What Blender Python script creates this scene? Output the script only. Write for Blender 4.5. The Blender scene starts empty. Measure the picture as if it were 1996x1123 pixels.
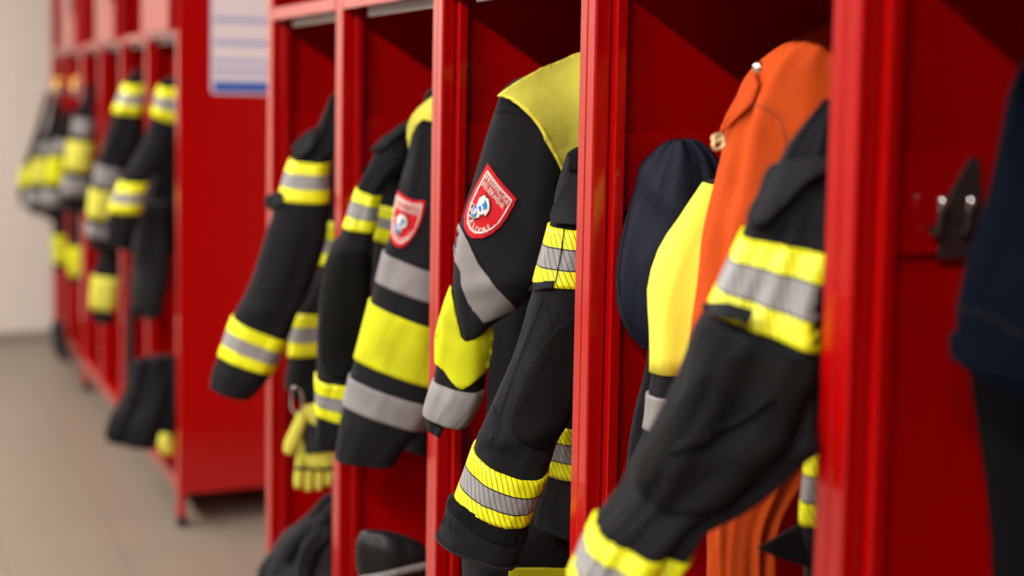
import bpy, bmesh, math, random
from mathutils import Vector, Matrix, noise
from mathutils.bvhtree import BVHTree
from mathutils.geometry import delaunay_2d_cdt
random.seed(7)
S = bpy.context.scene
COL = S.collection
# ------------------------------------------------------------------ camera, world, lamps, exposure
F_PX, PY0 = 2800.0, 415.7
YAW, PITCH, ROLL = 0.4200, 0.0819, 0.0179
H = 1.2491                                     # eye height; floor is z = 0
fw = Vector((math.sin(YAW)*math.cos(PITCH), math.cos(YAW)*math.cos(PITCH), -math.sin(PITCH)))
rt0 = Vector((math.cos(YAW), -math.sin(YAW), 0)); up0 = rt0.cross(fw)
rt = rt0*math.cos(ROLL) + up0*math.sin(ROLL); up = up0*math.cos(ROLL) - rt0*math.sin(ROLL)
CAM = Vector((0, 0, H))
cd = bpy.data.cameras.new('camera'); cam = bpy.data.objects.new('camera', cd); COL.objects.link(cam)
m3 = Matrix((rt, up, -fw)).transposed()
cam.matrix_world = Matrix.Translation(CAM) @ m3.to_4x4()
cd.sensor_width = 36; cd.lens = F_PX/1996*36
cd.shift_y = -(561.5-PY0)/1996
cd.clip_start = .05; cd.clip_end = 60
cd.dof.use_dof = True; cd.dof.focus_distance = 1.83; cd.dof.aperture_fstop = 50.5/26.0
S.camera = cam
w = bpy.data.worlds.new('world'); S.world = w; w.use_nodes = True
w.node_tree.nodes['Background'].inputs[0].default_value = (1, .96, .9, 1)
w.node_tree.nodes['Background'].inputs[1].default_value = .3
S.view_settings.view_transform = 'Standard'; S.view_settings.look = 'None'
S.view_settings.gamma = 1; S.view_settings.use_curve_mapping = False
S.view_settings.exposure = 0.0
DEP = .52
D = 0.7822                                     # distance from the camera to the locker fronts
LX = D-2.15                                    # line of ceiling lamps
LAMP_E = 165.0

# ------------------------------------------------------------------ materials
def mat(name, col, rough=.6, spec=.5, coat=0, metal=0, sheen=0, bump=None, var=0, varscale=8, emis=0):
    m = bpy.data.materials.new(name); m.use_nodes = True; nt = m.node_tree; b = nt.nodes['Principled BSDF']
    b.inputs['Base Color'].default_value = (*col, 1); b.inputs['Roughness'].default_value = rough
    b.inputs['Specular IOR Level'].default_value = spec; b.inputs['Metallic'].default_value = metal
    b.inputs['Coat Weight'].default_value = coat; b.inputs['Coat Roughness'].default_value = .12; b.inputs['Coat IOR'].default_value = 1.5
    b.inputs['Sheen Weight'].default_value = sheen; b.inputs['Sheen Roughness'].default_value = .5
    if emis:
        b.inputs['Emission Color'].default_value = (1, .95, .89, 1); b.inputs['Emission Strength'].default_value = emis
    tc = nt.nodes.new('ShaderNodeTexCoord')
    if var:
        n = nt.nodes.new('ShaderNodeTexNoise'); n.inputs['Scale'].default_value = varscale; n.inputs['Detail'].default_value = 5
        r = nt.nodes.new('ShaderNodeMapRange'); r.inputs[1].default_value = .3; r.inputs[2].default_value = .7
        r.inputs[3].default_value = 1-var; r.inputs[4].default_value = 1+var*.6
        mx = nt.nodes.new('ShaderNodeVectorMath'); mx.operation = 'SCALE'; mx.inputs[0].default_value = col
        nt.links.new(tc.outputs['Object'], n.inputs['Vector']); nt.links.new(n.outputs['Fac'], r.inputs[0])
        nt.links.new(r.outputs[0], mx.inputs['Scale']); nt.links.new(mx.outputs[0], b.inputs['Base Color'])
    if bump:
        sc, st, kind = bump
        if kind == 'noise':
            n2 = nt.nodes.new('ShaderNodeTexNoise'); n2.inputs['Scale'].default_value = sc; n2.inputs['Detail'].default_value = 4
            nt.links.new(tc.outputs['Object'], n2.inputs['Vector']); out = n2.outputs['Fac']
        else:
            n2 = nt.nodes.new('ShaderNodeTexWave'); n2.inputs['Scale'].default_value = sc; n2.bands_direction = 'X'
            n3 = nt.nodes.new('ShaderNodeTexWave'); n3.inputs['Scale'].default_value = sc; n3.bands_direction = 'Y'
            a = nt.nodes.new('ShaderNodeMath'); a.operation = 'ADD'
            for q in (n2, n3): nt.links.new(tc.outputs['UV'], q.inputs['Vector'])
            nt.links.new(n2.outputs['Fac'], a.inputs[0]); nt.links.new(n3.outputs['Fac'], a.inputs[1]); out = a.outputs[0]
        bp = nt.nodes.new('ShaderNodeBump'); bp.inputs['Strength'].default_value = st; bp.inputs['Distance'].default_value = .002
        nt.links.new(out, bp.inputs['Height']); nt.links.new(bp.outputs[0], b.inputs['Normal'])
    return m
RED = mat('red_powder_coat', (.335, .0003, .0005), .35, .10, coat=1, bump=(260, .05, 'noise'))
CLOTH = mat('black_aramid_cloth', (.0068, .0064, .0086), .8, .16, sheen=.025, bump=(190, .35, 'weave'), var=.15, varscale=30)
CLOTH2 = mat('charcoal_cloth', (.0125, .0125, .015), .85, .2, sheen=.06, bump=(300, .3, 'noise'), var=.2, varscale=14)
PAD = mat('black_elbow_pad', (.0038, .0034, .0032), .8, .12, bump=(420, .5, 'noise'))
HOOKLOOP = mat('black_hook_and_loop', (.007, .007, .008), .95, .1, bump=(500, 1.0, 'noise'))
NAVY = mat('navy_cloth', (.0022, .0034, .013), .7, .2, sheen=.0, bump=(500, .25, 'noise'), var=.1)
NAVYF = mat('navy_fleece', (.0011, .0026, .0068), .95, .05, bump=(420, .5, 'noise'))
YOKE = mat('yellow_yoke_cloth', (.58, .55, .07), .8, .2, bump=(260, .25, 'noise'), var=.07, varscale=11)
YEL = mat('yellow_sleeve_panel', (.54, .56, .006), .75, .2, bump=(260, .25, 'noise'), var=.22, varscale=14)
PALEY = mat('pale_yellow_cloth', (.80, .72, .07), .8, .2, bump=(160, .2, 'noise'))
GREY = mat('grey_reflective_tape', (.20, .185, .185), .5, .3, bump=(160, .12, 'noise'), var=.06, varscale=20)
ORANGE = mat('orange_cloth', (.47, .058, .007), .85, .12, bump=(260, .25, 'noise'), var=.1, varscale=7)
BLACK = mat('black_rubber', (.008, .008, .009), .4, .5)
LEATH = mat('black_leather', (.0045, .0045, .005), .5, .3, bump=(90, .3, 'noise'))
STEEL = mat('bright_steel', (.75, .76, .74), .25, .5, metal=1)
DSTEEL = mat('dark_steel', (.05, .05, .05), .35, .5, metal=.6)
BRASS = mat('brass_clasp', (.75, .55, .28), .35, .5, metal=.6)
PATCH = mat('red_patch_cloth', (.50, .009, .016), .8, .2, bump=(700, .3, 'noise'))
THREAD = mat('white_thread', (.70, .62, .57), .8, .2)
BLUE = mat('blue_thread', (.008, .17, .45), .8, .2)
INK = mat('black_thread', (.008, .008, .01), .8, .2)
SEAM = mat('black_seam_thread', (.006, .006, .007), .9, .1)
WALL = mat('beige_wall_paint', (.54, .475, .42), .9, .2, bump=(60, .05, 'noise'))
WHITE = mat('white_ceiling_paint', (.22, .21, .20), .9, .2)
LABEL = mat('grey_label_holder', (.20, .15, .14), .4, .4)
AMBER = mat('amber_plastic', (.75, .36, .04), .4, .5)
LAMP = mat('lamp_diffuser', (.9, .9, .9), .5, .2, emis=LAMP_E)
DARKB = mat('dark_baseboard', (.20, .16, .13), .7, .3)

def floor_mat():
    m = mat('beige_floor_tiles', (.44, .36, .28), .42, .4)
    nt = m.node_tree; b = nt.nodes['Principled BSDF']; tc = nt.nodes['Texture Coordinate']
    br = nt.nodes.new('ShaderNodeTexBrick'); br.offset = 0
    br.inputs['Color1'].default_value = (.185, .150, .118, 1); br.inputs['Color2'].default_value = (.179, .145, .114, 1)
    br.inputs['Mortar'].default_value = (.135, .108, .085, 1); br.inputs['Scale'].default_value = 1
    br.inputs['Mortar Size'].default_value = .004; br.inputs['Mortar Smooth'].default_value = .2
    br.inputs['Brick Width'].default_value = .3; br.inputs['Row Height'].default_value = .3
    n = nt.nodes.new('ShaderNodeTexNoise'); n.inputs['Scale'].default_value = 3
    mx = nt.nodes.new('ShaderNodeMixRGB'); mx.blend_type = 'MULTIPLY'; mx.inputs[0].default_value = .12
    nt.links.new(tc.outputs['Object'], br.inputs['Vector']); nt.links.new(tc.outputs['Object'], n.inputs['Vector'])
    nt.links.new(br.outputs['Color'], mx.inputs[1]); nt.links.new(n.outputs['Fac'], mx.inputs[2])
    nt.links.new(mx.outputs[0], b.inputs['Base Color'])
    return m
FLOOR = floor_mat()

SGN = -1
def band_mat(name, hatch=True, y=(.76, .76, .004), slant=.5, pitch=.0078):
    """yellow / silver / yellow tape; UV: u metres round the sleeve, v 0..1 across the tape"""
    m = mat(name, y, .45, .35, bump=(240, .1, 'noise')); nt = m.node_tree; b = nt.nodes['Principled BSDF']
    tc = nt.nodes['Texture Coordinate']; sp = nt.nodes.new('ShaderNodeSeparateXYZ'); nt.links.new(tc.outputs['UV'], sp.inputs[0])
    def M(op, a, c=None, d=None):
        n = nt.nodes.new('ShaderNodeMath'); n.operation = op
        for i, v in enumerate((a, c, d)):
            if v is None: continue
            if isinstance(v, (int, float)): n.inputs[i].default_value = v
            else: nt.links.new(v, n.inputs[i])
        return n.outputs[0]
    U, V = sp.outputs[0], sp.outputs[1]
    dist = M('ABSOLUTE', M('SUBTRACT', V, .5))
    silver = M('LESS_THAN', dist, .165)
    joint = M('LESS_THAN', M('ABSOLUTE', M('SUBTRACT', dist, .165)), .012 if hatch else .004)
    mix = nt.nodes.new('ShaderNodeMixRGB'); mix.inputs[1].default_value = (*y, 1); mix.inputs[2].default_value = (.235, .225, .225, 1)
    nt.links.new(silver, mix.inputs[0])
    k = joint
    if hatch:
        ph = M('FRACT', M('ADD', M('DIVIDE', U, pitch), M('MULTIPLY', V, SGN*slant/pitch*.05)))
        line = M('LESS_THAN', M('ABSOLUTE', M('SUBTRACT', ph, .5)), .06)
        k = M('MAXIMUM', joint, line)
    mix2 = nt.nodes.new('ShaderNodeMixRGB'); mix2.inputs[2].default_value = (.012, .012, .012, 1)
    nt.links.new(k, mix2.inputs[0]); nt.links.new(mix.outputs[0], mix2.inputs[1]); nt.links.new(mix2.outputs[0], b.inputs['Base Color'])
    return m
BAND = band_mat('hatched_reflective_tape', slant=.85)
BANDF = band_mat('reflective_tape', hatch=False)

# ------------------------------------------------------------------ object helpers
def tag(o, label=None, cat=None, group=None, kind=None):
    if label: o['label'] = label
    if cat: o['category'] = cat
    if group: o['group'] = group
    if kind: o['kind'] = kind
    return o
def empty(name, loc, label, cat, group=None):
    o = bpy.data.objects.new(name, None); COL.objects.link(o); o.location = loc; o.empty_display_size = .05
    o.matrix_world = Matrix.Translation(loc)
    return tag(o, label, cat, group)
def link(name, me, m, parent=None, smooth=False):
    o = bpy.data.objects.new(name, me); COL.objects.link(o)
    if m: me.materials.append(m)
    if smooth:
        for p in me.polygons: p.use_smooth = True
    if parent:
        o.parent = parent
        if parent.parent is None: o.matrix_parent_inverse = Matrix.Translation(parent.location).inverted()
    return o
def boxes(name, bxs, m, parent=None, bevel=.0015):
    """one mesh of boxes (x0,x1,y0,y1,z0,z1)"""
    bm = bmesh.new()
    for (x0, x1, y0, y1, z0, z1) in bxs:
        r = bmesh.ops.create_cube(bm, size=1)
        for v in r['verts']:
            v.co = Vector((x0+(v.co.x+.5)*(x1-x0), y0+(v.co.y+.5)*(y1-y0), z0+(v.co.z+.5)*(z1-z0)))
    if bevel: bmesh.ops.bevel(bm, geom=bm.edges[:], offset=bevel, segments=2, affect='EDGES', profile=.5)
    me = bpy.data.meshes.new(name); bm.to_mesh(me); bm.free()
    return link(name, me, m, parent)
def ray(px, py): return fw + rt*((px-998)/F_PX) - up*((py-PY0)/F_PX)
def atY(px, py, Y):
    v = ray(px, py); return CAM + v*(Y/v.y)
def atX(px, py, X):
    v = ray(px, py); return CAM + v*(X/v.x)

YLIM = None
class Tube:
    """cloth tube through stations (xl,yl,xr,yr,bow[,Y]) read off the garment's two outlines, standing at distance Y along the row"""
    def __init__(s, st, Y, thick=.6, maxt=.075, amp=.003, seed=1, freq=6, creases=(), off=0, lf=.0):
        s.lf = lf
        s.st = []
        for q in st:
            y = q[5] if len(q) > 5 else Y
            L, R = atY(q[0], q[1], y), atY(q[2], q[3], y)
            C = (L+R)/2; v = (C-CAM).normalized(); z = (C-CAM).dot(fw)
            a = (R-L)/2; a = a - v*a.dot(v)
            t = min(a.length*thick, maxt)
            dn = v.cross(a.normalized()); 
            if dn.z > 0: dn = -dn
            b = -v*t + dn*(q[4]/F_PX*z)
            s.st.append((C, a, b))
        s.n = len(st)-1; s.amp = amp; s.seed = seed; s.freq = freq; s.creases = creases
        s.L = [0]
        for i in range(s.n): s.L.append(s.L[-1]+(s.st[i+1][0]-s.st[i][0]).length)
    def frame(s, t):
        t = max(0, min(s.n-1e-6, t)); i = int(t); f = t-i
        P = [s.st[max(0, min(s.n, i+k))] for k in (-1, 0, 1, 2)]
        out = []
        for c in range(3):
            p0, p1, p2, p3 = (p[c] for p in P)
            out.append(.5*((2*p1)+(p2-p0)*f+(2*p0-5*p1+4*p2-p3)*f*f+(3*p1-p0-3*p2+p3)*f**3))
        return out
    def length(s, t):
        t = max(0, min(s.n-1e-6, t)); i = int(t); return s.L[i]+(s.L[i+1]-s.L[i])*(t-i)
    def raw(s, t, th):
        C, a, b = s.frame(t)
        c, d = math.cos(th), math.sin(th)
        e = .86
        return C + a*(math.copysign(abs(c)**e, c)) + b*(math.copysign(abs(d)**e, d))
    def pt(s, t, th, off=0):
        C, a, b = s.frame(t); p = s.raw(t, th)
        ln = s.length(t); fr = s.freq
        q = Vector((math.cos(th)*1.6, math.sin(th)*1.6, ln*fr+s.seed*7.3))
        n1 = noise.noise(q); n2 = noise.noise(Vector((math.cos(th)*3.1+ln*9, math.sin(th)*3.1, ln*fr*2.2+s.seed*3.1)))
        d = s.amp*(n1*1.7 + .35*(1-2*abs(n2)))
        for (tc, wd, am, k) in s.creases:
            x = (t-tc-k*math.cos(th))/wd
            d += am*math.exp(-x*x)
        if s.lf: d += s.lf*noise.noise(Vector((math.cos(th)*4.5+ln*.8, math.sin(th)*4.5, ln*1.3+s.seed)))*2
        side = abs(math.sin(th))
        d *= .35+.65*side
        dirn = (a.normalized()*math.cos(th) + b.normalized()*math.sin(th)).normalized()
        q = p + dirn*(d+off)
        if YLIM and q.x > D-.003:
            v = q-CAM; k = 1
            if q.y > YLIM[1]: k = YLIM[1]/q.y
            if q.y < YLIM[0]: k = YLIM[0]/q.y
            if q.x*k > D-.003: q = CAM+v*k
            if q.x > D+DEP-.035: q = CAM+(q-CAM)*((D+DEP-.035)/q.x)
        return q
def grid_mesh(name, rows, closed=True, cap0=None, cap1=None, uv=None):
    """rows of points -> mesh, optionally closed rings, caps are centre points"""
    n = len(rows[0]); V = [p for r in rows for p in r]; F = []; UV = []
    for i in range(len(rows)-1):
        for j in range(n if closed else n-1):
            k = (j+1) % n
            F.append((i*n+j, i*n+k, (i+1)*n+k, (i+1)*n+j))
            if uv: UV.append((uv(i, j), uv(i, j+1), uv(i+1, j+1), uv(i+1, j)))
    nf = len(F)
    if cap0 is not None:
        V.append(cap0); c = len(V)-1
        for j in range(n): F.append(((j+1) % n, j, c))
    if cap1 is not None:
        V.append(cap1); c = len(V)-1; b = (len(rows)-1)*n
        for j in range(n): F.append((b+j, b+(j+1) % n, c))
    me = bpy.data.meshes.new(name); me.from_pydata([tuple(v) for v in V], [], F)
    if uv:
        l = me.uv_layers.new(name='UVMap')
        for fi in range(nf):
            p = me.polygons[fi]
            for k, li in enumerate(p.loop_indices): l.data[li].uv = UV[fi][k]
    me.update(); return me
BV = {}
def register(o):
    me = o.data
    BV[o.name] = BVHTree.FromPolygons([v.co.copy() for v in me.vertices], [tuple(p.vertices) for p in me.polygons])
def tube_obj(name, T, m, parent, N=56, step=.007, hollow=True, dome=True, t0=0, t1=None):
    t1 = T.n if t1 is None else t1
    ts = []
    k = max(8, int((T.length(t1)-T.length(t0))/step))
    ts = [t0+(t1-t0)*i/k for i in range(k+1)]
    rows = []; us = []
    if dome:
        r0 = T.frame(t0)[2].length
        for f in (.2, .5, .78, .94):
            C = T.frame(t0)[0]; C1 = T.frame(t0+.15)[0]; ax = (C-C1).normalized()
            rows.append([C+(T.pt(t0, 2*math.pi*j/N)-C)*f + ax*r0*.45*math.sqrt(1-f*f) for j in range(N)])
    for t in ts: rows.append([T.pt(t, 2*math.pi*j/N) for j in range(N)])
    cap1 = None
    if hollow:
        C, a, b = T.frame(t1); ax = (T.frame(t1-.1)[0]-C).normalized()
        for f, g in ((.97, -.001), (.93, .004), (.9, .03), (.8, .06)):
            rows.append([C+(T.pt(t1, 2*math.pi*j/N)-C)*f + ax*g for j in range(N)])
        cap1 = C+ax*.06
    else:
        C, a, b = T.frame(t1); cap1 = C
    cap0 = sum(rows[0], Vector())/N
    per = (T.pt((t0+t1)/2, 0)-T.pt((t0+t1)/2, math.pi)).length*2.6
    L = (T.length(t1)-T.length(t0))/len(rows)
    me = grid_mesh(name, rows, True, cap0, cap1, uv=lambda i, j: (per*j/N, L*i))
    bm = bmesh.new(); bm.from_mesh(me); bmesh.ops.recalc_face_normals(bm, faces=bm.faces[:]); bm.to_mesh(me); bm.free()
    o = link(name, me, m, parent, True); register(o)
    return o
def band_obj(name, T, ta, tb, m, parent, off=.0022, N=96, th0=0, th1=2*math.pi, k=10):
    """tape sewn round a tube between stations ta and tb"""
    rows = []; closed = abs(th1-th0-2*math.pi) < 1e-6
    n = N if closed else N+1
    seq = [(ta, -.001)]+[(ta+(tb-ta)*i/k, off) for i in range(k+1)]+[(tb, -.001)]
    for t, of in seq: rows.append([T.pt(t, th0+(th1-th0)*j/N, of) for j in range(n)])
    mid = rows[len(rows)//2]; arc = [0]
    for j in range(n): arc.append(arc[-1]+(mid[(j+1) % n]-mid[j]).length)
    vv = [0]+[i/k for i in range(k+1)]+[1]
    me = grid_mesh(name, rows, closed, uv=lambda i, j: (arc[j], 1-vv[i]))
    bm = bmesh.new(); bm.from_mesh(me); bmesh.ops.recalc_face_normals(bm, faces=bm.faces[:]); bm.to_mesh(me); bm.free()
    return link(name, me, m, parent, True)
def smooth_poly(P, k=6):
    n = len(P); out = []
    for i in range(n):
        p0, p1, p2, p3 = P[i-1], P[i], P[(i+1) % n], P[(i+2) % n]
        for s in range(k):
            f = s/k
            out.append(tuple(.5*((2*p1[c])+(p2[c]-p0[c])*f+(2*p0[c]-5*p1[c]+4*p2[c]-p3[c])*f*f+(3*p1[c]-p0[c]-3*p2[c]+p3[c])*f**3) for c in (0, 1)))
    return out
def dense(P, step):
    out = []
    for i in range(len(P)):
        a, b = P[i], P[(i+1) % len(P)]; d = math.hypot(b[0]-a[0], b[1]-a[1]); k = max(1, int(d/step))
        for s in range(k): out.append((a[0]+(b[0]-a[0])*s/k, a[1]+(b[1]-a[1])*s/k))
    return out
def inside(x, y, P):
    c = False; j = len(P)-1
    for i in range(len(P)):
        if (P[i][1] > y) != (P[j][1] > y) and x < (P[j][0]-P[i][0])*(y-P[i][1])/(P[j][1]-P[i][1])+P[i][0]: c = not c
        j = i
    return c
def fill(P, step=6, holes=()):
    P = dense(P, step); V = [Vector(p) for p in P]; n = len(V); E = [(i, (i+1) % n) for i in range(n)]
    for h in holes:
        h = dense(h, step); b = len(V); V += [Vector(p) for p in h]; E += [(b+i, b+(i+1) % len(h)) for i in range(len(h))]
    xs = [p[0] for p in P]; ys = [p[1] for p in P]
    y = min(ys)+step*.5
    while y < max(ys):
        x = min(xs)+step*.5
        while x < max(xs):
            if inside(x, y, P) and not any(inside(x, y, h) for h in holes): V.append(Vector((x+random.uniform(-.1, .1)*step, y)))
            x += step
        y += step
    r = delaunay_2d_cdt(V, E, [], 0, 1e-4)
    vs = [tuple(v) for v in r[0]]; fs = []
    for f in r[2]:
        cx = sum(vs[i][0] for i in f)/len(f); cy = sum(vs[i][1] for i in f)/len(f)
        if inside(cx, cy, P) and not any(inside(cx, cy, h) for h in holes): fs.append(tuple(f))
    return vs, fs
def drape(name, bases, vf, m, parent, off=.002, thick=.0015, smooth=True, keep=False, sm=0, lift=0, poly=False):
    """lay a flat cut piece on the surface of the garment part(s) it is sewn to"""
    vs, fs = vf; pts = []; hits = []
    trees = [BV[b.name] for b in bases]
    def hit(x, y):
        v = ray(x, y).normalized(); best = None
        for t in trees:
            h = t.ray_cast(CAM, v)
            if h[0] is not None and (best is None or h[3] < best[3]): best = h
        return best
    H_ = [hit(*p) for p in vs]
    ds = sorted(h[3] for h in H_ if h)
    if not ds: raise Exception('drape misses '+name)
    med = ds[len(ds)//2]
    for p, h in zip(vs, H_):
        v = ray(*p).normalized()
        if h and abs(h[3]-med) < .25:
            n = h[1]; n = -n if n.dot(v) > 0 else n
            pts.append(h[0]+n*off-v*off*.3)
        else:
            q = CAM+v*med; best = None
            for t in trees:
                c = t.find_nearest(q)
                if best is None or c[3] < best[3]: best = c
            # slide along the ray to the depth of the nearest cloth
            for _ in range(4):
                z = (best[0]-CAM).dot(v); q = CAM+v*z
                c = min((t.find_nearest(q) for t in trees), key=lambda c: c[3]); best = c
            dirn = (q-best[0]); pts.append(best[0]+(dirn.normalized()*min(dirn.length, off*1.5) if dirn.length > 1e-6 else Vector()))
    if keep or sm:
        dd = []
        for p, q, h in zip(vs, pts, H_):
            v = ray(*p).normalized(); z = (q-CAM).dot(v); dd.append(z)
            if keep and not (h and abs(h[3]-med) < .25): z -= off*.5
            dd[-1] = z
        nb_ = [set() for _ in vs]
        for f in fs:
            for a in range(len(f)): nb_[f[a]].add(f[a-1]); nb_[f[a-1]].add(f[a])
        if poly:
            import numpy as np
            A_ = lambda x, y: np.array([[1, a, b, a*a, a*b, b*b, a**3, b**3] for a, b in zip(x, y)])
            X = (np.array([p[0] for p in vs])-vs[0][0])/100; Y_ = (np.array([p[1] for p in vs])-vs[0][1])/100
            M_ = A_(X, Y_); c_ = np.linalg.lstsq(M_, np.array(dd), rcond=None)[0]; fit = M_ @ c_
            sh = float(np.percentile(fit-np.array(dd), 90)); dd = [float(min(f_-sh, d_+.002)) for f_, d_ in zip(fit, dd)]
        o0 = dd[:]
        for it in range(sm):
            d2 = [(.3*dd[i]+.7*sum(dd[k] for k in nb_[i])/len(nb_[i])) if nb_[i] else dd[i] for i in range(len(dd))]
            dd = [min(a, b+.0005) for a, b in zip(d2, o0)] if it < sm-3 else d2
        pts = [CAM+ray(*p).normalized()*z for p, z in zip(vs, dd)]
    if lift: pts = [p-(p-CAM).normalized()*lift for p in pts]
    me = bpy.data.meshes.new(name); me.from_pydata([tuple(p) for p in pts], [], fs)
    bm = bmesh.new(); bm.from_mesh(me)
    bm.normal_update()
    flip = [f for f in bm.faces if f.normal.dot(f.calc_center_median()-CAM) > 0]
    if len(flip) > len(bm.faces)/2: bmesh.ops.reverse_faces(bm, faces=bm.faces[:])
    l = bm.loops.layers.uv.new('UVMap')
    for f in bm.faces:
        for lp in f.loops: lp[l].uv = (vs[lp.vert.index][0]/1500, vs[lp.vert.index][1]/1500)
    bm.to_mesh(me); bm.free()
    o = link(name, me, m, parent, smooth)
    if thick:
        md = o.modifiers.new('solid', 'SOLIDIFY'); md.thickness = thick; md.offset = -1
    return o
def seam(name, bases, P, m, parent, w=1.6, off=.0012):
    """stitched seam: a narrow strip following a line on the cloth"""
    L = [P[0]]
    pp = [P[0]]+list(P)+[P[-1]]
    for i in range(1, len(pp)-2):
        p0, p1, p2, p3 = pp[i-1], pp[i], pp[i+1], pp[i+2]
        for s in range(1, 9):
            f = s/8
            L.append(tuple(.5*((2*p1[c])+(p2[c]-p0[c])*f+(2*p0[c]-5*p1[c]+4*p2[c]-p3[c])*f*f+(3*p1[c]-p0[c]-3*p2[c]+p3[c])*f**3) for c in (0, 1)))
    vs = []; fs = []
    for i, p in enumerate(L):
        a = L[max(0, i-1)]; b = L[min(len(L)-1, i+1)]; d = Vector((b[0]-a[0], b[1]-a[1]))
        d = d.normalized() if d.length else Vector((1, 0)); n = Vector((-d.y, d.x))*w/2
        vs += [(p[0]-n.x, p[1]-n.y), (p[0]+n.x, p[1]+n.y)]
        if i: fs.append((2*i-2, 2*i-1, 2*i+1, 2*i))
    return drape(name, bases, (vs, fs), m, parent, off, 0)

# ------------------------------------------------------------------ the room
XR0 = D+.56; YF = 7.36; XL = -6.5; YN = -2.2; ZC = 2.75
def struct(name, bxs, m, bevel=0): return tag(boxes(name, bxs, m, None, bevel), kind='structure')
struct('floor', [(XL-.1, XR0+.1, YN-.1, YF+.1, -.1, 0)], FLOOR)
struct('ceiling', [(XL-.1, XR0+.1, YN-.1, YF+.1, ZC, ZC+.1)], WHITE)
struct('wall_far', [(XL, XR0, YF, YF+.1, 0, ZC)], WALL)
struct('wall_near', [(XL, XR0, YN-.1, YN, 0, ZC)], mat('grey_hall_paint', (.12, .115, .11), .9))
struct('wall_left', [(XL-.1, XL, YN-.1, YF+.1, 0, ZC)], mat('grey_hall_wall', (.12, .115, .11), .9))
struct('wall_right', [(XR0, XR0+.1, YN-.1, YF+.1, 0, ZC)], WALL)
struct('baseboard_far', [(XL, XR0, YF-.012, YF, 0, .05)], DARKB)
lamps = []
for i, y in enumerate((-1.0, .9, 2.8, 4.7, 6.3)):
    t = empty('ceiling_lamp', (LX, y, ZC), ('long ceiling lamp at the camera end of the aisle', 'long ceiling lamp over the aisle beside the nearest bays',
        'long ceiling lamp over the aisle at the middle bays', 'long ceiling lamp over the aisle beside the far lockers', 'long ceiling lamp nearest the far wall')[i], 'lamp', 'ceiling lamps over the aisle')
    boxes('lamp_housing', [(LX-.10, LX+.10, y-.75, y+.75, ZC-.035, ZC)], WHITE, t)
    boxes('lamp_diffuser', [(LX-.08, LX+.08, y-.72, y+.72, ZC-.05, ZC-.035)], LAMP, t)

# ------------------------------------------------------------------ the lockers
DEP0 = .52
W = .5; PW = .044; YB = 2.5629; YC = YB+W+.9819        # YC: near face of the far row
HZ = H+.1493; HT = HZ+.026; ZT = 1.80; DEP = .52; ZB = .098
B1, B2 = H-.0425, H-.1363
def hook(parent, y):
    """double coat hook screwed to a divider that faces the camera end"""
    x = D+.115; z = H-.104
    V = [(-.02, 0, -.036), (.022, 0, -.036), (.026, 0, .01), (.020, 0, .054), (.012, 0, .056), (-.02, 0, .008)]
    bm = bmesh.new(); a = [bm.verts.new((x+p[0], y-.004, z+p[2])) for p in V]; b = [bm.verts.new((x+p[0], y-.0005, z+p[2])) for p in V]
    bm.faces.new(a); bm.faces.new(b[::-1])
    for i in range(len(V)): bm.faces.new((a[i], b[i], b[(i+1) % 6], a[(i+1) % 6]))
    bmesh.ops.recalc_face_normals(bm, faces=bm.faces[:])
    me = bpy.data.meshes.new('coat_hook'); bm.to_mesh(me); bm.free(); hk = link('coat_hook', me, DSTEEL, parent)
    for dx in (-.030, .002):
        bm = bmesh.new()
        pts = [(0, 0, -.01), (0, -.006, -.016), (0, -.011, -.010), (0, -.013, .0), (0, -.014, .012)]
        rows = []
        for k, p in enumerate(pts):
            c = Vector((x+dx+p[0], y-.002+p[1], z+.002+p[2])); r = .0035
            rows.append([c+Vector((math.cos(t)*r, math.sin(t)*r*.5, math.sin(t)*r)) for t in [2*math.pi*j/12 for j in range(12)]])
        link('hook_prong', grid_mesh('hook_prong', rows, True, rows[0][0], rows[-1][0]), DSTEEL, hk, True)
        bmesh.ops.create_uvsphere(bm, u_segments=20, v_segments=12, radius=.005, matrix=Matrix.Translation((x+dx, y-.016, z+.017)))
        me = bpy.data.meshes.new('hook_tip'); bm.to_mesh(me); bm.free(); tag(link('hook_tip', me, STEEL, hk, True), 'shiny steel hook tip')
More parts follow.
